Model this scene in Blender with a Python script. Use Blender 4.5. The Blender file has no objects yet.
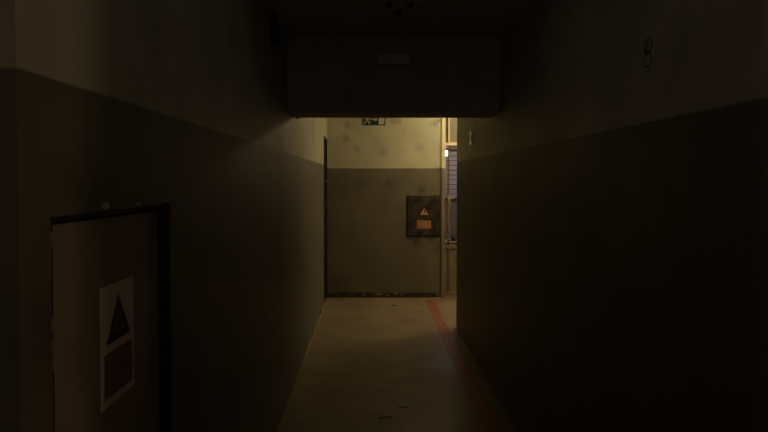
import bpy, bmesh, math, random
from mathutils import Vector
random.seed(7)
S = bpy.context.scene
COL = S.collection
R = math.radians

# ---------------------------------------------------------------- camera
cam_d = bpy.data.cameras.new('camera')
cam = bpy.data.objects.new('camera', cam_d)
COL.objects.link(cam)
cam.location = (0, 0, 1.5)
cam.rotation_euler = (R(90 - 1.5), 0, 0)
cam_d.sensor_width = 36
cam_d.lens = 36 * 660 / 768
cam_d.shift_x = 12 / 768
cam_d.shift_y = -18.7 / 768
cam_d.clip_start = 0.02
S.camera = cam

# ---------------------------------------------------------------- world, exposure
w = bpy.data.worlds.new('world'); S.world = w
w.use_nodes = True
w.node_tree.nodes['Background'].inputs[0].default_value = (0.8, 0.75, 0.7, 1)
w.node_tree.nodes['Background'].inputs[1].default_value = 0.0
S.view_settings.view_transform = 'Standard'
S.view_settings.look = 'None'
S.view_settings.gamma = 1
S.view_settings.use_curve_mapping = False
S.view_settings.exposure = 0.0

# ---------------------------------------------------------------- lamps
def area(name, loc, rot, sx, sy, power, col):
    l = bpy.data.lights.new(name, 'AREA'); l.shape = 'RECTANGLE'
    l.size = sx; l.size_y = sy; l.energy = power; l.color = col
    o = bpy.data.objects.new(name, l); COL.objects.link(o)
    o.location = loc; o.rotation_euler = rot
    return o
# the ceiling lamp of the side passage at the far end (its fixture is built below)
for k in range(5):      # a fluorescent tube, as a row of short lamps
    pl = bpy.data.lights.new('side_passage_tube', 'POINT'); pl.energy = 9.0; pl.shadow_soft_size = 0.05; pl.color = (1.0, 0.775, 0.43)
    plo = bpy.data.objects.new('side_passage_tube', pl); COL.objects.link(plo); plo.location = (1.18 + 0.27 * k, 7.62, 2.42)
# weak lamps at both ends of the cross passage the camera stands in
area('cross_passage_light_right', (4.6, 0.3, 2.3), (0, R(70), 0), 0.5, 0.5, 13.5, (1.0, 0.72, 0.45))
area('cross_passage_light_left', (-4.6, 0.1, 2.3), (0, R(-70), 0), 0.5, 0.5, 7, (1.0, 0.78, 0.50))
area('rear_fill', (0.15, -6.4, 1.6), (R(90), 0, 0), 0.9, 0.9, 4.2, (1.0, 0.88, 0.86))  # unseen fill added far behind the camera to lift the dark areas
area('corridor_fill', (0.15, 2.1, 2.44), (0, 0, 0), 0.5, 2.0, 0.28, (1.0, 0.84, 0.78))  # fill without a fixture, added out of view to brighten floor and walls
# cool lamp of the room behind the glazed door
area('back_room_light', (1.5, 9.5, 2.5), (0, 0, 0), 0.9, 0.2, 12.5, (1.0, 0.86, 0.88))

# ---------------------------------------------------------------- materials
def mat(name, col, rough=0.6, metal=0.0, var=0.12, scale=6.0, bump=0.1, bscale=40.0, emit=None, spec=0.5, edge=0.2):
    m = bpy.data.materials.new(name); m.use_nodes = True
    nt = m.node_tree; n = nt.nodes; b = n['Principled BSDF']
    geo = n.new('ShaderNodeNewGeometry')
    nz = n.new('ShaderNodeTexNoise'); nz.inputs['Scale'].default_value = scale; nz.inputs['Detail'].default_value = 6
    nt.links.new(geo.outputs['Position'], nz.inputs['Vector'])
    cr = n.new('ShaderNodeValToRGB')
    cr.color_ramp.elements[0].position = 0.5 - edge; cr.color_ramp.elements[1].position = 0.5 + edge
    cr.color_ramp.elements[0].color = tuple(c * (1 - var) for c in col) + (1,)
    cr.color_ramp.elements[1].color = tuple(min(1, c * (1 + var)) for c in col) + (1,)
    nt.links.new(nz.outputs['Fac'], cr.inputs['Fac'])
    nt.links.new(cr.outputs['Color'], b.inputs['Base Color'])
    b.inputs['Roughness'].default_value = rough; b.inputs['Metallic'].default_value = metal
    b.inputs['Specular IOR Level'].default_value = spec
    if bump:
        n2 = n.new('ShaderNodeTexNoise'); n2.inputs['Scale'].default_value = bscale; n2.inputs['Detail'].default_value = 4
        nt.links.new(geo.outputs['Position'], n2.inputs['Vector'])
        bp = n.new('ShaderNodeBump'); bp.inputs['Strength'].default_value = bump; bp.inputs['Distance'].default_value = 0.01
        nt.links.new(n2.outputs['Fac'], bp.inputs['Height']); nt.links.new(bp.outputs['Normal'], b.inputs['Normal'])
    if emit:
        b.inputs['Emission Color'].default_value = tuple(emit[:3]) + (1,)
        b.inputs['Emission Strength'].default_value = emit[3]
    return m

def wall_mat(name, top, low, z, spots=(), rough=0.55, blot=0.25):
    """two-tone painted plaster: cream above the height z, dark olive below; worn and stained"""
    m = bpy.data.materials.new(name); m.use_nodes = True
    nt = m.node_tree; n = nt.nodes; L = nt.links; b = n['Principled BSDF']
    geo = n.new('ShaderNodeNewGeometry')
    sep = n.new('ShaderNodeSeparateXYZ'); L.new(geo.outputs['Position'], sep.inputs[0])
    wob = n.new('ShaderNodeTexNoise'); wob.inputs['Scale'].default_value = 9; L.new(geo.outputs['Position'], wob.inputs['Vector'])
    wm = n.new('ShaderNodeMath'); wm.operation = 'MULTIPLY_ADD'; wm.inputs[1].default_value = 0.008
    L.new(wob.outputs['Fac'], wm.inputs[0]); L.new(sep.outputs['Z'], wm.inputs[2])
    mr = n.new('ShaderNodeMapRange'); mr.inputs['From Min'].default_value = z + 0.002; mr.inputs['From Max'].default_value = z + 0.008
    L.new(wm.outputs[0], mr.inputs['Value'])
    mix = n.new('ShaderNodeMixRGB'); mix.inputs[1].default_value = low + (1,); mix.inputs[2].default_value = top + (1,)
    L.new(mr.outputs[0], mix.inputs[0])
    # blotchy wear
    nz = n.new('ShaderNodeTexNoise'); nz.inputs['Scale'].default_value = 3.2; nz.inputs['Detail'].default_value = 8; nz.inputs['Roughness'].default_value = 0.6
    L.new(geo.outputs['Position'], nz.inputs['Vector'])
    mr2 = n.new('ShaderNodeMapRange'); mr2.inputs['From Min'].default_value = 0.3; mr2.inputs['From Max'].default_value = 0.7
    mr2.inputs['To Min'].default_value = 1 - blot; mr2.inputs['To Max'].default_value = 1.1
    L.new(nz.outputs['Fac'], mr2.inputs['Value'])
    mul = n.new('ShaderNodeMixRGB'); mul.blend_type = 'MULTIPLY'; mul.inputs[0].default_value = 1
    L.new(mix.outputs[0], mul.inputs[1]); L.new(mr2.outputs[0], mul.inputs[2])
    cur = mul.outputs[0]
    # dirt smudges and painted shade, each a noisy spot
    sn = n.new('ShaderNodeTexNoise'); sn.inputs['Scale'].default_value = 14; sn.inputs['Detail'].default_value = 5
    L.new(geo.outputs['Position'], sn.inputs['Vector'])
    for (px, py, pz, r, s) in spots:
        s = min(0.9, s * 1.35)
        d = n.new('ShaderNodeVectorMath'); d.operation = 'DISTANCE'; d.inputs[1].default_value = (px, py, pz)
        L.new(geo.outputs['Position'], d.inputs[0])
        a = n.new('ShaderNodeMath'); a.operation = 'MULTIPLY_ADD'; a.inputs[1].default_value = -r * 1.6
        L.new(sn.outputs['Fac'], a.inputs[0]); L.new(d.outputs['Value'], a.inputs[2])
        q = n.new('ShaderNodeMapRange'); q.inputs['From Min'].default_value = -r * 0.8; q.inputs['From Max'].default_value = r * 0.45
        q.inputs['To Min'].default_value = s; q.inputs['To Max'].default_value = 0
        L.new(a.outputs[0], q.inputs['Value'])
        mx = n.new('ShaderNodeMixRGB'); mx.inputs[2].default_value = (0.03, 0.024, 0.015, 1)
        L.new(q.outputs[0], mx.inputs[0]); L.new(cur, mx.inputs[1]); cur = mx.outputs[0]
    L.new(cur, b.inputs['Base Color'])
    b.inputs['Roughness'].default_value = rough
    n2 = n.new('ShaderNodeTexNoise'); n2.inputs['Scale'].default_value = 22; n2.inputs['Detail'].default_value = 6
    L.new(geo.outputs['Position'], n2.inputs['Vector'])
    bp = n.new('ShaderNodeBump'); bp.inputs['Strength'].default_value = 0.12; bp.inputs['Distance'].default_value = 0.01
    L.new(n2.outputs['Fac'], bp.inputs['Height']); L.new(bp.outputs['Normal'], b.inputs['Normal'])
    return m

def floor_mat():
    m = bpy.data.materials.new('painted_concrete'); m.use_nodes = True
    nt = m.node_tree; n = nt.nodes; L = nt.links; b = n['Principled BSDF']
    geo = n.new('ShaderNodeNewGeometry')
    nz = n.new('ShaderNodeTexNoise'); nz.inputs['Scale'].default_value = 2.5; nz.inputs['Detail'].default_value = 9; nz.inputs['Roughness'].default_value = 0.62
    L.new(geo.outputs['Position'], nz.inputs['Vector'])
    cr = n.new('ShaderNodeValToRGB'); e = cr.color_ramp.elements
    e[0].position = 0.3; e[0].color = (0.22, 0.17, 0.11, 1); e[1].position = 0.72; e[1].color = (0.37, 0.31, 0.20, 1)
    L.new(nz.outputs['Fac'], cr.inputs['Fac'])
    # worn brush streaks running across
    mp = n.new('ShaderNodeMapping'); mp.inputs['Scale'].default_value = (2.2, 14, 1); L.new(geo.outputs['Position'], mp.inputs['Vector'])
    st = n.new('ShaderNodeTexNoise'); st.inputs['Scale'].default_value = 1.6; st.inputs['Detail'].default_value = 7
    L.new(mp.outputs[0], st.inputs['Vector'])
    mr = n.new('ShaderNodeMapRange'); mr.inputs['From Min'].default_value = 0.35; mr.inputs['From Max'].default_value = 0.65
    mr.inputs['To Min'].default_value = 0.8; mr.inputs['To Max'].default_value = 1.08
    L.new(st.outputs['Fac'], mr.inputs['Value'])
    mul = n.new('ShaderNodeMixRGB'); mul.blend_type = 'MULTIPLY'; mul.inputs[0].default_value = 1
    L.new(cr.outputs[0], mul.inputs[1]); L.new(mr.outputs[0], mul.inputs[2])
    # small dark specks
    vo = n.new('ShaderNodeTexNoise'); vo.inputs['Scale'].default_value = 11; vo.inputs['Detail'].default_value = 3
    L.new(geo.outputs['Position'], vo.inputs['Vector'])
    m3 = n.new('ShaderNodeMapRange'); m3.inputs['From Min'].default_value = 0.68; m3.inputs['From Max'].default_value = 0.74
    m3.inputs['To Max'].default_value = 0.6
    L.new(vo.outputs['Fac'], m3.inputs['Value'])
    mx = n.new('ShaderNodeMixRGB'); mx.inputs[2].default_value = (0.06, 0.045, 0.03, 1)
    L.new(m3.outputs[0], mx.inputs[0]); L.new(mul.outputs[0], mx.inputs[1])
    L.new(mx.outputs[0], b.inputs['Base Color'])
    r = n.new('ShaderNodeMapRange'); r.inputs['To Min'].default_value = 0.26; r.inputs['To Max'].default_value = 0.42
    L.new(st.outputs['Fac'], r.inputs['Value']); L.new(r.outputs[0], b.inputs['Roughness'])
    bp = n.new('ShaderNodeBump'); bp.inputs['Strength'].default_value = 0.2; bp.inputs['Distance'].default_value = 0.01
    L.new(st.outputs['Fac'], bp.inputs['Height']); L.new(bp.outputs['Normal'], b.inputs['Normal'])
    return m

CREAM = (0.49, 0.475, 0.34); OLIVE = (0.160, 0.139, 0.098)
def bk(x, y):   # a spot on the back wall, as X, Y, Z
    return ((x - 372) / 660 * 8.4, 8.4, 1.5 + (180 - y) / 660 * 8.4)
back_spots = [bk(434, 124) + (0.05, 0.5), bk(438, 121) + (0.03, 0.45), bk(348, 126) + (0.05, 0.35), bk(346, 138) + (0.06, 0.3), bk(357, 150) + (0.06, 0.22),
              bk(383, 152) + (0.06, 0.22), bk(420, 148) + (0.07, 0.25), bk(438, 169) + (0.05, 0.35), bk(388, 184) + (0.07, 0.45), bk(362, 183) + (0.07, 0.4),
              bk(417, 241) + (0.08, 0.75), bk(430, 238) + (0.06, 0.6), bk(409, 238) + (0.04, 0.5), bk(418, 248) + (0.03, 0.4), bk(377, 252) + (0.04, 0.5), bk(400, 208) + (0.07, 0.2), bk(421, 190) + (0.07, 0.35), bk(437, 250) + (0.05, 0.4), bk(335, 290) + (0.2, 0.3)]  # below the cabinet: a drip smear, with its shadow painted in as dark spots
M = {}
M['wall_side'] = wall_mat('painted_plaster_two_tone', CREAM, OLIVE, 1.68,
    [(-0.57, 1.35, 1.47, 0.12, 0.6), (-0.57, 1.15, 1.25, 0.08, 0.4), (-0.57, 2.0, 1.3, 0.1, 0.2)])
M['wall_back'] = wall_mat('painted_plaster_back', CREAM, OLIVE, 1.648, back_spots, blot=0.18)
M['plain'] = mat('plain_plaster', CREAM, 0.8, var=0.1, bump=0.15)
M['ceiling'] = mat('ceiling_paint', (0.60, 0.55, 0.48), 0.8, var=0.12, bump=0.12)
M['beam'] = mat('beam_paint', (0.38, 0.345, 0.33), 0.7, var=0.15, bump=0.2)
M['floor'] = floor_mat()
M['red_paint'] = mat('red_floor_paint', (0.31, 0.105, 0.07), 0.42, var=0.35, scale=14, bump=0.05)
M['dark_metal'] = mat('dark_worn_metal', (0.026, 0.020, 0.017), 0.5, 0.2, var=0.85, scale=7, bump=0.15, bscale=12)
M['door_grey'] = mat('hatch_door_paint', (0.25, 0.205, 0.15), 0.40, 0.0, var=0.25, scale=4, bump=0.12, bscale=14)
M['frame_two_tone'] = wall_mat('cream_and_olive_frame', (0.70, 0.62, 0.44), (0.24, 0.20, 0.13), 1.648, blot=0.15)
M['pole_dark'] = mat('dull_stile_paint', (0.12, 0.10, 0.07), 0.5, var=0.15, bump=0)
M['brushed'] = mat('brushed_steel_plate', (0.72, 0.68, 0.58), 0.22, 0.95, var=0.05, bump=0)
M['symbol_ink'] = mat('faded_symbol_ink', (0.19, 0.175, 0.15), 0.5, var=0.1, bump=0)
M['dull_chip'] = mat('dull_flaked_paint', (0.26, 0.21, 0.15), 0.85, var=0.4, scale=30, bump=0.3)
M['flaked'] = mat('flaked_floor_edge', (0.36, 0.31, 0.22), 0.85, var=0.4, scale=30, bump=0.3)
M['black'] = mat('black_gap', (0.012, 0.011, 0.010), 0.7, var=0.1, bump=0)
M['steel'] = mat('bare_steel', (0.45, 0.40, 0.32), 0.35, 0.9, var=0.2, scale=20, bump=0.1)
M['board'] = mat('sign_board', (0.74, 0.65, 0.50), 0.5, var=0.08, bump=0)
M['ink_black'] = mat('sign_black', (0.015, 0.014, 0.014), 0.5, var=0.1, bump=0)
M['ink_red'] = mat('sign_red', (0.24, 0.085, 0.075), 0.5, var=0.15, bump=0)
M['ink_red_pale'] = mat('sign_red_lettering', (0.34, 0.19, 0.15), 0.5, var=0.1, bump=0)
M['orange'] = mat('sticker_orange', (0.44, 0.21, 0.11), 0.5, var=0.1, bump=0)
M['orange_red'] = mat('sticker_lettering', (0.33, 0.10, 0.06), 0.5, var=0.1, bump=0)
M['yellow'] = mat('sticker_yellow', (0.58, 0.33, 0.16), 0.5, var=0.1, bump=0)
M['green'] = mat('exit_green', (0.006, 0.035, 0.02), 0.4, var=0.1, bump=0)
M['white'] = mat('pale_plastic', (0.50, 0.47, 0.38), 0.45, var=0.05, bump=0)
M['frame'] = mat('cream_door_frame', (0.68, 0.60, 0.42), 0.40, var=0.12, bump=0.05)
M['frame_dull'] = mat('beige_door_panel', (0.25, 0.19, 0.12), 0.5, var=0.15, bump=0.1)
M['shutter'] = mat('lilac_shutter', (0.38, 0.33, 0.34), 0.55, var=0.1, bump=0.05)
M['chip'] = mat('flaked_plaster', (0.62, 0.55, 0.42), 0.85, var=0.3, scale=30, bump=0.3)
M['skirting'] = mat('dirty_skirting', (0.05, 0.038, 0.025), 0.6, var=0.8, scale=8, bump=0.3)
M['far_door'] = mat('dark_brown_door', (0.07, 0.055, 0.038), 0.5, var=0.2, bump=0.1)
M['rope'] = mat('pale_cord', (0.38, 0.29, 0.16), 0.7, var=0.2, bump=0)
M['lamp_glow'] = mat('lamp_diffuser', (0.9, 0.9, 0.9), 0.4, var=0.0, bump=0, emit=(0.95, 0.93, 1.0, 9))
M['lamp_warm'] = mat('warm_diffuser', (0.9, 0.85, 0.7), 0.4, var=0.0, bump=0, emit=(1.0, 0.8, 0.4, 3))
g = bpy.data.materials.new('glass_pane'); g.use_nodes = True
gb = g.node_tree.nodes['Principled BSDF']
gn = g.node_tree.nodes.new('ShaderNodeTexNoise'); gn.inputs['Scale'].default_value = 6
gm = g.node_tree.nodes.new('ShaderNodeMapRange'); gm.inputs['To Min'].default_value = 0.0; gm.inputs['To Max'].default_value = 0.06
g.node_tree.links.new(gn.outputs['Fac'], gm.inputs['Value']); g.node_tree.links.new(gm.outputs[0], gb.inputs['Roughness'])
gb.inputs['Transmission Weight'].default_value = 1; gb.inputs['IOR'].default_value = 1.45
gb.inputs['Base Color'].default_value = (0.93, 0.93, 0.92, 1)
M['glass'] = g

# ---------------------------------------------------------------- helpers
def bx(bm, x0, x1, y0, y1, z0, z1, bevel=0.0):
    vs = [bm.verts.new((x, y, z)) for x in (x0, x1) for y in (y0, y1) for z in (z0, z1)]
    f = []
    for q in ((0, 1, 3, 2), (4, 6, 7, 5), (0, 4, 5, 1), (2, 3, 7, 6), (0, 2, 6, 4), (1, 5, 7, 3)):
        f.append(bm.faces.new([vs[i] for i in q]))
    if bevel:
        es = set(e for x in f for e in x.edges)
        bmesh.ops.bevel(bm, geom=list(es), offset=bevel, segments=3, affect='EDGES', profile=0.5)
    return bm

def link(name, bm, m, parent=None, smooth=False, loc=None):
    bmesh.ops.recalc_face_normals(bm, faces=bm.faces[:])
    me = bpy.data.meshes.new(name)
    if parent is not None:      # parent sits unrotated: convert world coordinates to its own
        bmesh.ops.translate(bm, verts=bm.verts[:], vec=-wloc(parent))
    elif loc is not None:
        bmesh.ops.translate(bm, verts=bm.verts[:], vec=-Vector(loc))
    bm.to_mesh(me); bm.free()
    if smooth:
        for p in me.polygons: p.use_smooth = True
    me.materials.append(m)
    o = bpy.data.objects.new(name, me); COL.objects.link(o)
    if parent is not None: o.parent = parent
    elif loc is not None: o.location = loc
    return o

def wloc(o):
    v = Vector((0, 0, 0))
    while o is not None:
        v = v + o.location; o = o.parent
    return v

def struct(name, bm, m, smooth=False):
    o = link(name, bm, m, None, smooth); o['kind'] = 'structure'; return o

def empty(name, loc):
    o = bpy.data.objects.new(name, None); COL.objects.link(o); o.location = loc; o.empty_display_size = 0.1
    return o

def tag(o, label, cat, group=None):
    o['label'] = label; o['category'] = cat
    if group: o['group'] = group
    return o

def NB(): return bmesh.new()

def cyl(bm, a, b, r, r2=None, seg=16):
    a = Vector(a); b = Vector(b); d = b - a
    q = d.to_track_quat('Z', 'Y'); r2 = r if r2 is None else r2
    ra = [bm.verts.new(a + q @ Vector((r * math.cos(2*math.pi*i/seg), r * math.sin(2*math.pi*i/seg), 0))) for i in range(seg)]
    rb = [bm.verts.new(b + q @ Vector((r2 * math.cos(2*math.pi*i/seg), r2 * math.sin(2*math.pi*i/seg), 0))) for i in range(seg)]
    for i in range(seg):
        j = (i + 1) % seg
        bm.faces.new((ra[i], ra[j], rb[j], rb[i]))
    bm.faces.new(ra[::-1]); bm.faces.new(rb)

def tube(bm, pts, r, seg=8):
    pts = [Vector(p) for p in pts]; rings = []
    for i, p in enumerate(pts):
        d = (pts[min(i+1, len(pts)-1)] - pts[max(i-1, 0)]).normalized()
        q = d.to_track_quat('Z', 'Y')
        rings.append([bm.verts.new(p + q @ Vector((r * math.cos(2*math.pi*k/seg), r * math.sin(2*math.pi*k/seg), 0))) for k in range(seg)])
    for a, b in zip(rings, rings[1:]):
        for k in range(seg):
            j = (k + 1) % seg
            bm.faces.new((a[k], a[j], b[j], b[k]))
    bm.faces.new(rings[0][::-1]); bm.faces.new(rings[-1])

def prism(bm, pts, depth):
    """closed polygon of 3-D points pushed along depth"""
    d = Vector(depth)
    a = [bm.verts.new(p) for p in pts]; b = [bm.verts.new(Vector(p) + d) for p in pts]
    bm.faces.new(a); bm.faces.new(b[::-1])
    for i in range(len(a)):
        j = (i + 1) % len(a)
        bm.faces.new((a[i], b[i], b[j], a[j]))

def ringpoly(bm, outer, inner, depth):
    d = Vector(depth); n = len(outer)
    o0 = [bm.verts.new(p) for p in outer]; i0 = [bm.verts.new(p) for p in inner]
    o1 = [bm.verts.new(Vector(p) + d) for p in outer]; i1 = [bm.verts.new(Vector(p) + d) for p in inner]
    for i in range(n):
        j = (i + 1) % n
        for q in ((o0[i], o0[j], i0[j], i0[i]), (o1[i], o1[j], i1[j], i1[i]), (o0[i], o0[j], o1[j], o1[i]), (i0[i], i0[j], i1[j], i1[i])):
            bm.faces.new(q)

XL, XR, YB, YE, YN = -0.57, 0.86, 8.4, 6.7, 1.062
ZC, ZF = 2.46, 2.58
T = 0.16

# ---------------------------------------------------------------- structure
bm = NB(); bx(bm, -5.2, 5.2, -7, 11.4, -0.1, 0); struct('floor', bm, M['floor'])
bm = NB(); bx(bm, -5.2, 5.2, -7, 4.43, ZC, ZC + 0.1); bx(bm, -0.9, 3.4, 4.43, YB + 0.16, ZF, ZF + 0.1); struct('ceiling', bm, M['ceiling'])

HD = (1.17, 1.83, 1.43)       # hatch door in the left wall: from, to, top
FD = (7.80, 8.36, 2.02)       # far door in the left wall
bm = NB()
bx(bm, XL - T, XL, YN, HD[0], 0, ZC)
bx(bm, XL - T, XL, HD[0], HD[1], HD[2], ZC)
bx(bm, XL - T, XL, HD[1], FD[0], 0, ZF)
bx(bm, XL - T, XL, FD[0], FD[1], FD[2], ZF)
bx(bm, XL - T, XL, FD[1], YB, 0, ZF)
bx(bm, XL - T - 4.4, XL - T, YN, YN + T, 0, ZC)
struct('wall_left', bm, M['wall_side'])

bm = NB()
bx(bm, XR, XR + T, YN, YE, 0, ZF)
# worn, slightly rounded end corner
es = [e for e in bm.edges if all(abs(v.co.y - YE) < 1e-4 for v in e.verts) and abs(e.verts[0].co.z - e.verts[1].co.z) > 1]
bmesh.ops.bevel(bm, geom=es, offset=0.012, segments=4, affect='EDGES', profile=0.5)
bx(bm, XR + T, 5.1, YN, YN + T, 0, ZC)
struct('wall_right', bm, M['wall_side'])

GX0, GX1, GT = 0.885, 1.80, 2.52   # opening of the glazed door in the back wall
bm = NB()
bx(bm, XL - T, GX0, YB, YB + T, 0, ZF)
bx(bm, GX0, GX1, YB, YB + T, GT, ZF)
bx(bm, GX1, 3.3, YB, YB + T, 0, ZF)
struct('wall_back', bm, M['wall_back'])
bm = NB(); bx(bm, 3.2, 3.3, YE - 0.3, YB, 0, ZF); bx(bm, XR + T, 3.3, YE - 0.3, YE - 0.2, 0, ZF); struct('wall_side_passage', bm, M['wall_side'])
bm = NB(); bx(bm, -5.2, -0.9, -1.4, -1.3, 0, ZC); bx(bm, 1.2, 5.2, -1.4, -1.3, 0, ZC); bx(bm, -1.0, -0.9, -6.9, -1.4, 0, ZC); bx(bm, 1.2, 1.3, -6.9, -1.4, 0, ZC); bx(bm, -1.0, 1.3, -7, -6.9, 0, ZC); struct('wall_front', bm, M['wall_side'])  # opened into an added rear corridor that lets the rear fill through
bm = NB(); bx(bm, -5.2, -5.1, -1.3, YN + T, 0, ZC); struct('wall_cross_left', bm, M['wall_side'])
bm = NB(); bx(bm, 5.1, 5.2, -1.3, YN + T, 0, ZC); struct('wall_cross_right', bm, M['wall_side'])
# room behind the glazed door
bm = NB(); bx(bm, 0.3, 0.4, YB + T, 11.2, 0, 2.6); bx(bm, 3.0, 3.1, YB + T, 11.2, 0, 2.6); bx(bm, 0.3, 3.1, 11.2, 11.3, 0, 2.6)
struct('wall_back_room', bm, M['plain'])
bm = NB(); bx(bm, 0.3, 3.1, YB + T, 11.3, 2.6, 2.7); struct('ceiling_back_room', bm, M['plain'])

# beam
bm = NB(); bx(bm, XL, XR, 4.43, 4.80, 1.95, ZF - 0.001, 0.006); struct('trim_beam', bm, M['beam'])

# skirtings
bm = NB(); bx(bm, XL + 0.001, GX0 - 0.06, YB - 0.012, YB, 0, 0.065, 0.003); struct('baseboard_back', bm, M['skirting'])
# light crumbled edge of the floor paint along the left wall
bm = NB()
y = 4.6
while y < 7.75:
    l = random.uniform(0.10, 0.35); wd = random.uniform(0.004, 0.015) if y < 6.5 else random.uniform(0.012, 0.022)
    bx(bm, XL, XL + wd, y, min(y + l, 7.78), 0, random.uniform(0.006, 0.02) if y < 7.2 else 0.05)
    y += l + random.choice((0, 0.02, 0.06))
struct('baseboard_left', bm, M['flaked'])
# flakes along the back skirting
for (x, zz, wd) in ((379, 294.5, 9), (396, 294, 5), (402, 295, 3), (364, 295, 3), (388, 296, 3)):
    X = (x - 372) / 660 * 8.37; Z = 1.5 - (zz - 180) / 660 * 8.37; W = wd / 660 * 8.37
    bm = NB()
    pts = [(X - W/2, YB - 0.018, Z - 0.008), (X - W/4, YB - 0.018, Z - 0.014), (X + W/3, YB - 0.018, Z - 0.011), (X + W/2, YB - 0.018, Z + 0.003),
           (X + W/5, YB - 0.018, Z + 0.012), (X - W/3, YB - 0.018, Z + 0.007)]
    prism(bm, pts, (0, 0.006, 0))
    o = link('paint_flake', bm, M['dull_chip'], bpy.data.objects['baseboard_back'])

# red line painted on the floor
bm = NB(); bx(bm, 0.665, 0.775, 2.2, 8.31, 0, 0.002); bx(bm, 0.775, 1.75, 8.20, 8.31, 0, 0.002)
struct('trim_red_line', bm, M['red_paint'])

# ---------------------------------------------------------------- hatch door (left, near)
def at_left(x, y):
    """point on the left wall seen at a place in the photograph (used only to measure)"""
    Y = XL * 660 / (x - 372)
    return (XL, Y, 1.5 + (180 - y) / 660 * Y)
door = empty('door_1', (XL, HD[0], 0)); door['kind'] = 'structure'
bm = NB(); g_ = 0.012
bx(bm, XL - 0.05, XL - 0.012, HD[0] + 0.010, HD[1] - 0.036, 0.02, HD[2] - 0.012, 0.003)
link('leaf', bm, M['door_grey'], door)
bm = NB()
bx(bm, XL - 0.12, XL - 0.06, HD[0], HD[1], 0, HD[2])
link('recess', bm, M['black'], door)
bm = NB()
bx(bm, XL - 0.058, XL + 0.010, HD[1] - 0.018, HD[1] + 0.006, 0, HD[2] + 0.008, 0.002)     # right post
bx(bm, XL - 0.058, XL + 0.003, HD[0], HD[1] - 0.018, HD[2] - 0.006, HD[2] + 0.004, 0.001)  # head
bx(bm, XL - 0.058, XL, HD[0], HD[0] + 0.006, 0, HD[2] - 0.006, 0.001)
link('frame', bm, M['black'], door)
for z0 in (1.26, 0.66):
    bm = NB(); cyl(bm, (XL + 0.006, HD[1] + 0.016, z0 - 0.045), (XL + 0.006, HD[1] + 0.016, z0 + 0.045), 0.006)
    link('hinge', bm, M['steel'], door)
for (x, y, r) in ((103, 206, 0.008), (137, 204, 0.003), (166, 202, 0.004)):
    p = at_left(x, y); bm = NB()
    pts = [(XL, p[1] + r * random.uniform(1.1, 1.8) * math.cos(a), p[2] + r * random.uniform(0.6, 1.0) * math.sin(a)) for a in [k * math.pi / 4 for k in range(8)]]
    prism(bm, pts, (0.008, 0, 0))
    link('paint_chip', bm, M['chip'], door)
bm = NB()
for (a, b) in ((232, 250), (318, 332), (340, 372)):
    p = at_left(49.5, a); q = at_left(49.5, b)
    bx(bm, XL, XL + 0.002, p[1] - 0.003, p[1] + 0.003, q[2], p[2])
link('edge_scratches', bm, M['dull_chip'], door)

# warning sign on that door: x is the plate face
fx = XL - 0.012
s0, s1, zt, zb = 1.400, 1.594, 1.268, 1.002
sg = empty('warning_sign', (fx, s0, zb))
bm = NB(); bx(bm, fx + 0.0005, fx + 0.0035, s0, s1, zb, zt, 0.001); link('board', bm, M['board'], sg)
def SP(u, v, d=0.0036): return (fx + d, s0 + u * (s1 - s0), zb + v * (zt - zb))
def tri(cu, v0, v1, hu): return [SP(cu - hu, v0), SP(cu + hu, v0), SP(cu, v1)]
bm = NB(); ringpoly(bm, tri(0.51, 0.515, 0.90, 0.36), tri(0.51, 0.58, 0.80, 0.21), (0.0008, 0, 0)); link('triangle_border', bm, M['ink_black'], sg)
bm = NB(); prism(bm, tri(0.51, 0.57, 0.82, 0.23), (0.0004, 0, 0)); link('triangle_field', bm, M['ink_red'], sg)
bm = NB(); prism(bm, [SP(u, v, 0.004) for u, v in ((0.53, 0.76), (0.45, 0.665), (0.50, 0.665), (0.47, 0.60), (0.44, 0.605), (0.50, 0.583), (0.54, 0.615), (0.515, 0.612), (0.57, 0.685), (0.52, 0.685), (0.56, 0.75))], (0.0006, 0, 0))
link('lightning_bolt', bm, M['ink_black'], sg)
bm = NB(); prism(bm, [SP(0.08, 0.07), SP(0.92, 0.07), SP(0.92, 0.44), SP(0.08, 0.44)], (0.0006, 0, 0)); link('text_panel', bm, M['ink_red'], sg)
bm = NB()
def strokes(bm, u0, u1, v0, v1, n, d):
    """a row of worn, unreadable capitals drawn as uprights with short bars"""
    wu = (u1 - u0) / n
    for k in range(n):
        a = u0 + k * wu; b = a + wu * 0.70; t = wu * 0.22; tv = (v1 - v0) * 0.18
        rects = [(a, a + t, v0, v1)]
        c = random.randrange(5)
        if c in (0, 1, 3): rects.append((b - t, b, v0, v1))
        if c in (0, 2, 3): rects.append((a + t, b if c != 3 and c != 0 else b - t, v1 - tv, v1))
        if c in (2, 4): rects.append((a + t, b, v0, v0 + tv))
        if c in (1, 2): rects.append((a + t, b - t, (v0 + v1) / 2 - tv / 2, (v0 + v1) / 2 + tv / 2))
        for (p, q, r, s) in rects: d(bm, p, q, r, s)
def rect_left(bm, p, q, r, s): prism(bm, [SP(p, r, 0.0044), SP(q, r, 0.0044), SP(q, s, 0.0044), SP(p, s, 0.0044)], (0.0004, 0, 0))
strokes(bm, 0.15, 0.72, 0.375, 0.415, 9, rect_left)
strokes(bm, 0.15, 0.88, 0.30, 0.345, 11, rect_left)
strokes(bm, 0.15, 0.60, 0.235, 0.275, 7, rect_left)
strokes(bm, 0.14, 0.88, 0.10, 0.20, 6, rect_left)
link('lettering', bm, M['ink_red_pale'], sg)
tag(sg, 'tall pale warning sign with black and red triangle on the low door', 'sign')

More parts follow.
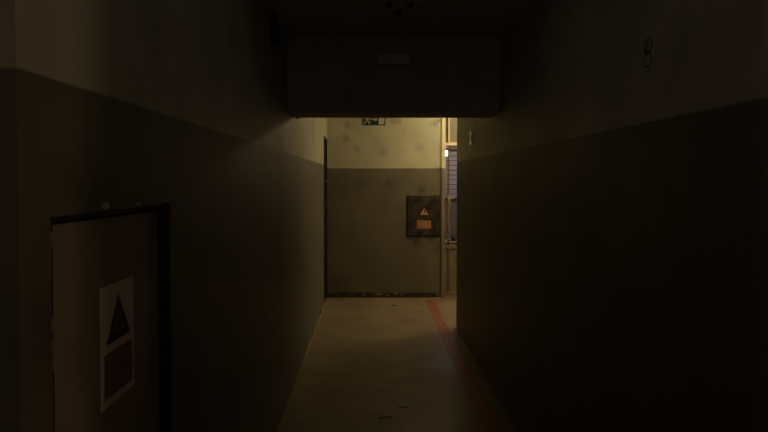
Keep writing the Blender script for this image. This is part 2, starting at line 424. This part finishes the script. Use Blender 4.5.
# ---------------------------------------------------------------- far door in the left wall
d2 = empty('door_2', (XL, FD[0], 0)); d2['kind'] = 'structure'
bm = NB(); bx(bm, XL - 0.06, XL - 0.02, FD[0] + 0.03, FD[1] - 0.03, 0.008, FD[2] - 0.03, 0.003); link('leaf', bm, M['far_door'], d2)
bm = NB()
bx(bm, XL - 0.12, XL + 0.012, FD[0], FD[0] + 0.028, 0, FD[2], 0.003); bx(bm, XL - 0.12, XL + 0.004, FD[1] - 0.028, FD[1], 0, FD[2], 0.003)
bx(bm, XL - 0.12, XL + 0.008, FD[0] + 0.028, FD[1] - 0.028, FD[2] - 0.028, FD[2], 0.003)
link('frame', bm, M['dark_metal'], d2)
bm = NB()
bx(bm, XL - 0.02, XL - 0.014, 7.86, 7.90, 1.38, 1.56, 0.002)
cyl(bm, (XL - 0.016, 7.88, 1.49), (XL + 0.035, 7.88, 1.49), 0.010); bx(bm, XL + 0.025, XL + 0.041, 7.87, 7.99, 1.48, 1.50, 0.004)
link('door_handle', bm, M['steel'], d2)
bm = NB(); cyl(bm, (XL - 0.02, 7.88, 1.16), (XL + 0.012, 7.88, 1.16), 0.018); link('lock', bm, M['steel'], d2)

# ---------------------------------------------------------------- glazed door in the back wall
gd = empty('door_3', (GX0, YB, 0)); gd['kind'] = 'structure'
fy = YB - 0.02
bm = NB()
bx(bm, GX0 - 0.004, GX0 + 0.046, fy, YB + 0.10, 0, GT, 0.006)
bx(bm, GX1 - 0.046, GX1, fy, YB + 0.10, 0, GT, 0.006)
bx(bm, GX0 + 0.046, GX1 - 0.046, fy, YB + 0.10, GT - 0.05, GT, 0.006)
link('frame', bm, M['frame_two_tone'], gd)
bm = NB(); bx(bm, GX0 + 0.047, GX1 - 0.047, fy + 0.004, YB + 0.06, 1.935, 1.975, 0.005); link('transom', bm, M['frame'], gd)
bm = NB(); bx(bm, GX0 + 0.083, GX0 + 0.100, fy + 0.006, YB + 0.05, 1.976, GT - 0.051, 0.003); link('mullion', bm, M['frame'], gd)
bm = NB(); bx(bm, GX0 + 0.047, GX1 - 0.047, YB + 0.035, YB + 0.055, 1.976, GT - 0.051); link('overpanel', bm, mat('olive_overpanel', (0.17, 0.155, 0.10), 0.5), gd)
# the leaf below the transom
bm = NB()
bx(bm, GX0 + 0.080, GX0 + 0.100, YB + 0.004, YB + 0.045, 0.02, 1.93, 0.003)
bx(bm, GX1 - 0.10, GX1 - 0.048, YB + 0.004, YB + 0.045, 0.02, 1.93, 0.003)
bx(bm, GX0 + 0.100, GX1 - 0.10, YB + 0.004, YB + 0.045, 1.90, 1.93, 0.003)
link('leaf_frame', bm, M['pole_dark'], gd)
bm = NB(); bx(bm, GX0 + 0.048, GX1 - 0.10, YB + 0.002, YB + 0.045, 0.625, 0.665, 0.003); link('middle_rail', bm, M['frame_dull'], gd)
bm = NB(); bx(bm, GX0 + 0.048, GX1 - 0.10, YB + 0.002, YB + 0.045, 0.02, 0.07, 0.003); link('bottom_rail', bm, M['frame_dull'], gd)
bm = NB(); bx(bm, GX0 + 0.100, GX1 - 0.10, YB + 0.020, YB + 0.026, 0.665, 1.90); link('glass_pane', bm, M['glass'], gd)
bm = NB(); bx(bm, GX0 + 0.048, GX0 + 0.080, YB + 0.020, YB + 0.026, 0.665, 1.93); link('glass_pane', bm, M['glass'], gd)
bm = NB()
x = GX0 + 0.102
while x < GX1 - 0.14:
    bx(bm, x, x + 0.032, YB + 0.015, YB + 0.030, 0.07, 0.625, 0.004); x += 0.034
bx(bm, GX0 + 0.048, GX0 + 0.079, YB + 0.015, YB + 0.030, 0.07, 0.625, 0.004)
link('kick_panel', bm, M['frame_dull'], gd)
# handle plate and knob
hz = 1.5 - (199 - 180) / 660 * YB; hx = (448.3 - 372) / 660 * YB
bm = NB(); bx(bm, hx - 0.016, hx + 0.016, YB - 0.004, YB + 0.004, hz - 0.05, hz + 0.05, 0.002)
cyl(bm, (hx, YB - 0.002, hz + 0.01), (hx, YB - 0.045, hz + 0.01), 0.008); bx(bm, hx - 0.012, hx + 0.075, YB - 0.052, YB - 0.038, hz, hz + 0.018, 0.004)
link('door_handle', bm, M['steel'], gd)
bm = NB()
for z0 in (0.78,):
    bx(bm, hx - 0.014, hx + 0.014, YB - 0.006, YB + 0.004, z0 - 0.05, z0 + 0.03, 0.002); cyl(bm, (hx, YB - 0.004, z0), (hx, YB - 0.03, z0), 0.013)
link('lower_lock', bm, M['steel'], gd)
# cord looped over the handle and hanging down
bm = NB(); pts = []
for k in range(40):
    t = k / 39
    pts.append((hx - 0.002 + 0.010 * math.sin(t * 9) * (0.4 + t), YB - 0.058 - 0.006 * math.sin(t * 6), hz + 0.022 - t * 0.47))
tube(bm, pts, 0.0045)
lo = [(hx + 0.016 * math.sin(a), YB - 0.058, hz + 0.0 + 0.030 * math.cos(a)) for a in [k * 2 * math.pi / 20 for k in range(21)]]
tube(bm, lo, 0.006)
tube(bm, [(p[0] + 0.008, p[1] - 0.009, p[2] - 0.03) for p in lo], 0.006)
o = link('hanging_cord', bm, M['rope'], None, True, (hx, YB - 0.058, hz)); tag(o, 'tan knotted cord hanging from the handle of the glazed door', 'cord')

# things behind the glass: shutter, lamp, ledge with rag
sh = empty('roller_shutter', (1.85, 10.4, 0))
bm = NB(); z = 0.0
while z < 1.93:
    bx(bm, 0.95, 2.75, 10.40, 10.425, z + 0.004, z + 0.071, 0.008); z += 0.075
link('slats', bm, M['shutter'], sh)
for a in (0.90, 2.75):
    bm = NB(); bx(bm, a, a + 0.05, 10.36, 10.46, 0, 2.16, 0.004); link('guide_rail', bm, M['dark_metal'], sh)
bm = NB(); bx(bm, 0.90, 2.80, 10.3, 10.5, 2.16, 2.36, 0.01); link('housing', bm, M['dark_metal'], sh)
bm = NB(); bx(bm, 0.951, 2.749, 10.37, 10.43, 1.985, 2.159, 0.003); link('top_slat', bm, M['shutter'], sh)
tag(sh, 'lilac grey ribbed roller shutter seen through the glass behind the passage', 'shutter')
sc = empty('storage_cabinet', (1.6, 10.0, 0)); zt_c = 1.5 - (198 - 180) / 660 * 10.0
bm = NB(); bx(bm, 0.96, 2.3, 9.90, 10.32, 0.05, zt_c - 0.03, 0.004); link('body', bm, mat('mauve_grey_cabinet', (0.17, 0.135, 0.125), 0.5, bump=0), sc)
bm = NB(); bx(bm, 0.955, 2.32, 9.88, 10.33, zt_c - 0.03, zt_c, 0.004); link('top', bm, M['dark_metal'], sc)
for a in (0.99, 1.64):
    bm = NB(); bx(bm, a, a + 0.63, 9.885, 9.90, 0.10, zt_c - 0.06, 0.003); link('door', bm, mat('mauve_grey_door', (0.19, 0.15, 0.14), 0.5, bump=0), sc)
bm = NB(); bx(bm, 0.98, 2.28, 9.94, 10.28, 0, 0.05); link('plinth', bm, M['black'], sc)
tag(sc, 'mauve grey storage cabinet behind the glass below the roller shutter', 'cabinet')
wl = empty('wall_lamp', ((446.4 - 372) / 660 * 10.0, 10.02, 1.85))
X = (446.4 - 372) / 660 * 9.8; Z = 1.5 + (180 - 153.3) / 660 * 9.8
bm = NB(); bx(bm, X - 0.018, X + 0.018, 9.78, 9.83, Z - 0.038, Z + 0.038, 0.006); link('diffuser', bm, M['lamp_glow'], wl)
bm = NB(); bx(bm, X - 0.024, X + 0.024, 9.83, 9.845, Z - 0.045, Z + 0.045, 0.003); bx(bm, X - 0.01, X + 0.01, 9.845, 10.42, Z - 0.01, Z + 0.01); link('bracket', bm, M['dark_metal'], wl)
tag(wl, 'small bright white lamp glowing behind the upper glass', 'lamp')
wk = empty('bench', (1.5, 9.6, 0))
ZT = 1.5 - (241 - 180) / 660 * 9.2
bm = NB(); bx(bm, 0.95, 2.4, 9.0, 9.5, ZT - 0.04, ZT, 0.004); link('bench_top', bm, M['frame_dull'], wk)
for (a, b) in ((0.98, 9.04), (2.36, 9.04), (0.98, 9.46), (2.36, 9.46)):
    bm = NB(); bx(bm, a - 0.02, a + 0.02, b - 0.02, b + 0.02, 0, ZT - 0.04); link('leg', bm, M['dark_metal'], wk)
tag(wk, 'beige bench top just visible through the lower edge of the glass', 'bench')
def lump(name, c, r, m, sq, label, cat):
    bm = NB(); bmesh.ops.create_icosphere(bm, subdivisions=3, radius=1)
    for v in bm.verts:
        k = 1 + 0.16 * math.sin(v.co.x * 5 + 1) + 0.14 * math.sin(v.co.y * 6 + v.co.z * 4) + 0.06 * math.sin(v.co.z * 11 + v.co.x * 7)
        v.co = Vector((v.co.x * r * k * sq[0], v.co.y * r * k * sq[1], max(-0.7, v.co.z * k) * r * sq[2]))
    zmin = min(v.co.z for v in bm.verts)
    for v in bm.verts: v.co += Vector((c[0], c[1], c[2] - zmin))
    o = link(name, bm, m, None, True, c); tag(o, label, cat); return o
lump('rag', ((453.6 - 372) / 660 * 9.2, 9.2, ZT), 0.045, M['ink_black'], (1.0, 0.9, 0.9), 'crumpled black rag lying on the bench behind the glass', 'rag')
lump('cloth', ((449.6 - 372) / 660 * 9.2, 9.2, ZT), 0.028, M['white'], (0.9, 0.8, 0.8), 'small pale crumpled cloth left of the black rag on the bench', 'cloth')

# ---------------------------------------------------------------- electric cabinet on the back wall
B = lambda x, y, D=YB - 0.018: ((x - 372) / 660 * D, 1.5 + (180 - y) / 660 * D)
x0, z1 = B(407, 195.5); x1, z0 = B(440.3, 236.5)
ec = empty('electrical_cabinet', ((x0 + x1) / 2, YB, z0))
bm = NB(); bx(bm, x0, x1, YB - 0.012, YB, z0, z1, 0.004); link('body', bm, M['dark_metal'], ec)
dr_bm = NB(); bx(dr_bm, x0 + 0.010, x1 - 0.010, YB - 0.018, YB - 0.012, z0 + 0.010, z1 - 0.010, 0.002); dr = link('door', dr_bm, mat('scuffed_cabinet_paint', (0.036, 0.027, 0.019), 0.5, 0.1, var=0.85, scale=8, bump=0.15, bscale=12, edge=0.13), ec)
bm = NB(); cyl(bm, (x1 - 0.035, YB - 0.018, (z0 + z1) / 2), (x1 - 0.035, YB - 0.028, (z0 + z1) / 2), 0.012); link('lock', bm, M['black'], dr)
yy = YB - 0.0184
def tb(cx, y0, y1, hw):
    a = B(cx - hw, y1); b = B(cx + hw, y1); c = B(cx, y0)
    return [(a[0], yy, a[1]), (b[0], yy, b[1]), (c[0], yy, c[1])]
bm = NB(); prism(bm, tb(424.3, 206.2, 216.3, 6.6), (0, -0.0008, 0)); link('sticker_border', bm, M['ink_black'], dr)
yy = YB - 0.0194
bm = NB(); prism(bm, tb(424.3, 208.2, 214.9, 4.3), (0, -0.0008, 0)); link('warning_sticker', bm, M['yellow'], dr)
def BP(x, y, d=YB - 0.0204): X, Z = B(x, y); return (X, d, Z)
bm = NB(); prism(bm, [BP(*p) for p in ((424.6, 209.6), (423.4, 212.2), (424.2, 212.2), (423.9, 214.4), (425.3, 211.7), (424.5, 211.7), (425.2, 209.8))], (0, -0.0005, 0))
link('lightning_bolt', bm, M['ink_black'], dr)
bm = NB(); prism(bm, [BP(417, 220.4, YB - 0.0184), BP(431, 220.6, YB - 0.0184), BP(431, 228.6, YB - 0.0184), BP(417, 228.4, YB - 0.0184)], (0, -0.001, 0)); link('text_sticker', bm, M['orange'], dr)
bm = NB()
def rect_back(bm, p, q, r, s): prism(bm, [BP(p, r, YB - 0.0195), BP(q, r, YB - 0.0195), BP(q, s, YB - 0.0195), BP(p, s, YB - 0.0195)], (0, -0.0004, 0))
strokes(bm, 418.2, 430.3, 223.6, 221.4, 8, rect_back); strokes(bm, 418.2, 430.3, 227.4, 224.6, 6, rect_back)
link('lettering', bm, M['orange_red'], dr)
tag(ec, 'dark scuffed electrical cabinet with triangle and orange label on the back wall', 'cabinet')

# ---------------------------------------------------------------- exit sign and notice on the back wall
E = lambda x, y: ((x - 372) / 660 * YB, 1.5 + (180 - y) / 660 * YB)
x0, zb_ = E(363, 125.3); x1, _ = E(385.3, 125.3); zt_ = zb_ + 0.145
ex = empty('exit_sign', ((x0 + x1) / 2, YB, zb_)); yf = YB - 0.012
bm = NB(); bx(bm, x0, x1, yf, YB, zb_, zt_, 0.002); link('board', bm, M['ink_black'], ex)
bm = NB(); bx(bm, x0 + 0.008, x1 - 0.008, yf - 0.001, yf + 0.001, zb_ + 0.008, zt_ - 0.008); link('green_field', bm, M['green'], ex)
def EP(u, v, d=0.0015): return (x0 + u * (x1 - x0), yf - d, zb_ + v * (zt_ - zb_))
def epoly(bm, pts): prism(bm, [EP(u, v) for u, v in pts], (0, -0.0008, 0))
bm = NB(); epoly(bm, [(0.70, 0.07), (0.95, 0.07), (0.95, 0.93), (0.70, 0.93)]); link('door_symbol', bm, M['white'], ex)
bm = NB()
epoly(bm, [(0.17, 0.78), (0.20, 0.86), (0.25, 0.86), (0.27, 0.78), (0.24, 0.70), (0.19, 0.70)])       # head
epoly(bm, [(0.14, 0.66), (0.26, 0.67), (0.24, 0.40), (0.15, 0.40)])                                     # trunk
epoly(bm, [(0.24, 0.66), (0.36, 0.55), (0.34, 0.49), (0.23, 0.56)]); epoly(bm, [(0.15, 0.66), (0.05, 0.54), (0.08, 0.49), (0.17, 0.58)])
epoly(bm, [(0.15, 0.42), (0.19, 0.30), (0.05, 0.12), (0.02, 0.18), (0.12, 0.30)])
epoly(bm, [(0.18, 0.42), (0.24, 0.42), (0.33, 0.26), (0.28, 0.08), (0.24, 0.10), (0.27, 0.26)])
link('running_figure', bm, M['white'], ex)
bm = NB(); epoly(bm, [(0.38, 0.44), (0.54, 0.44), (0.54, 0.30), (0.66, 0.50), (0.54, 0.70), (0.54, 0.56), (0.38, 0.56)]); link('arrow', bm, M['white'], ex)
tag(ex, 'green exit sign with running figure, arrow and door high on back wall', 'sign')
x0, zb_ = E(391, 124); x1, _ = E(401, 124)
bm = NB(); bx(bm, x0, x1, YB - 0.003, YB, zb_, zb_ + 0.10, 0.001)
o = link('notice_card', bm, mat('faded_card', (0.33, 0.29, 0.20), 0.6, var=0.1, bump=0), None, False, ((x0 + x1) / 2, YB, zb_)); tag(o, 'small faded beige card right of the exit sign', 'notice')

# ---------------------------------------------------------------- right wall: pale plate and round symbol
def at_right(x, y):
    Y = XR * 660 / (x - 372); return (XR, Y, 1.5 + (180 - y) / 660 * Y)
p = at_right(471.5, 131.5); q = at_right(471.5, 145); cy = p[1]
sp = empty('switch_plate', (XR, cy, q[2]))
bm = NB(); bx(bm, XR - 0.010, XR, cy - 0.05, cy + 0.05, q[2], p[2], 0.003); link('plate', bm, M['brushed'], sp)
bm = NB(); bx(bm, XR - 0.015, XR - 0.010, cy - 0.02, cy + 0.02, (p[2] + q[2]) / 2 - 0.03, (p[2] + q[2]) / 2 + 0.03, 0.002); link('rocker', bm, M['brushed'], sp)
tag(sp, 'small shiny metal switch plate on the right wall above the dado, past the beam', 'switch')

c = at_right(647, 53); half = 0.055
ps = empty('pictogram_sign', (XR, c[1], c[2] - half))
bm = NB(); bx(bm, XR - 0.002, XR, c[1] - half, c[1] + half, c[2] - half, c[2] + half, 0.0005); link('board', bm, M['plain'], ps)
def RP(a, b, d=0.0022): return (XR - d, c[1] + a * half, c[2] + b * half)
def ring(bm, cx, cz, r, t, n=28):
    ringpoly(bm, [RP(cx + 1.5 * r * math.cos(2*math.pi*k/n), cz + r * math.sin(2*math.pi*k/n)) for k in range(n)],
             [RP(cx + 1.5 * (r - t) * math.cos(2*math.pi*k/n), cz + (r - t) * math.sin(2*math.pi*k/n)) for k in range(n)], (-0.0006, 0, 0))
bm = NB(); ring(bm, 0, 0.38, 0.44, 0.11); ring(bm, 0, -0.44, 0.42, 0.11)
prism(bm, [RP(-0.3, 0.02), RP(0.0, 0.12), RP(0.34, 0.02), RP(0.30, -0.10), RP(0.0, -0.02), RP(-0.28, -0.12)], (-0.0006, 0, 0))
prism(bm, [RP(-0.15, 0.72), RP(0.15, 0.72), RP(0.42, 0.10), RP(0.05, 0.10)], (-0.0010, 0, 0))
link('round_symbol', bm, M['symbol_ink'], ps)
tag(ps, 'small square sticker with black double ring symbol high on the right wall', 'sign')

# ---------------------------------------------------------------- beam and ceiling fittings
bxx = lambda x: (x - 372) / 660 * 4.40
bzz = lambda y: 1.5 + (180 - y) / 660 * 4.40
el = empty('emergency_light', ((bxx(375) + bxx(412)) / 2, 4.43, bzz(66)))
bm = NB(); bx(bm, bxx(375), bxx(412), 4.395, 4.43, bzz(66), bzz(52.5), 0.004); link('housing', bm, mat('dull_brown_plastic', (0.40, 0.30, 0.23), 0.5, bump=0), el)
bm = NB(); bx(bm, bxx(377.5), bxx(409.5), 4.390, 4.396, bzz(64.5), bzz(54), 0.002); link('cover', bm, mat('dull_dark_cover', (0.55, 0.46, 0.38), 0.35, bump=0), el)
tag(el, 'dim unlit rectangular light box on the dark beam face', 'light')

cf = empty('ceiling_rose', (0.15, 3.63, ZC))
bm = NB(); cyl(bm, (0.148, 3.63, ZC), (0.148, 3.63, ZC - 0.012), 0.13, 0.125, 40); link('base_plate', bm, M['ceiling'], cf)
for (x, Y) in ((0.09, 3.57), (0.205, 3.57), (0.148, 3.73)):
    bm = NB(); cyl(bm, (x, Y, ZC - 0.012), (x, Y, ZC - 0.035), 0.018, 0.014, 20); link('lamp_socket', bm, M['ink_black'], cf)
tag(cf, 'round ceiling fitting with three small dark sockets in front of beam', 'light fitting')

jb = empty('junction_box', (XL, 3.76, 2.27))
bm = NB(); bx(bm, XL, XL + 0.035, 3.72, 3.80, 2.27, 2.40, 0.004); link('box', bm, M['ink_black'], jb)
bm = NB(); cyl(bm, (XL + 0.018, 3.76, 2.40), (XL + 0.018, 3.76, ZC), 0.010); link('conduit_stub', bm, M['ink_black'], jb)
tag(jb, 'small black junction box high on the left wall before the beam', 'box')

bm = NB(); cyl(bm, (bxx(293), 4.7, 1.95), (bxx(293), 4.7, 1.935), 0.014, 0.010, 20)
o = link('bolt', bm, M['dark_metal'], None, False, (bxx(293), 4.7, 1.95)); tag(o, 'small dark bolt head under the left end of the beam', 'bolt')

# lamp of the side passage (round the corner)
lf = empty('ceiling_light', (1.68, 7.62, ZF))
bm = NB(); bx(bm, 1.02, 2.34, 7.57, 7.67, 2.52, ZF, 0.008); link('housing', bm, M['dark_metal'], lf)
bm = NB(); bx(bm, 1.06, 2.30, 7.58, 7.66, 2.49, 2.525, 0.008); link('diffuser', bm, M['lamp_warm'], lf)
tag(lf, 'long warm tube lamp on the ceiling of the side passage round the corner', 'lamp')

# ---------------------------------------------------------------- scraps on the floor
def scrap(x, y, L_, W_, rot, label):
    Y = 1.5 * 660 / (y - 180); X = (x - 372) / 660 * Y
    bm = NB(); n = 12; pts = []
    for k in range(n):
        a = 2 * math.pi * k / n; rr = random.uniform(0.25, 1.2)
        u, v = L_ * rr * math.cos(a), W_ * rr * math.sin(a)
        pts.append((X + u * math.cos(rot) - v * math.sin(rot), Y + u * math.sin(rot) + v * math.cos(rot), 0.0))
    prism(bm, pts, (0, 0, 0.003))
    o = link('floor_scrap', bm, M['ink_black'], None, False, (X, Y, 0)); tag(o, label, 'scrap', 'dark scraps on the corridor floor')
scrap(405.5, 409, 0.05, 0.030, 0.1, 'torn dark scrap on the floor, the nearer right of two')
scrap(383, 420, 0.060, 0.016, 0.35, 'thin dark scrap on the floor nearest the camera')
scrap(394, 306, 0.035, 0.06, 0.0, 'tiny dark scrap on the floor near the back wall')
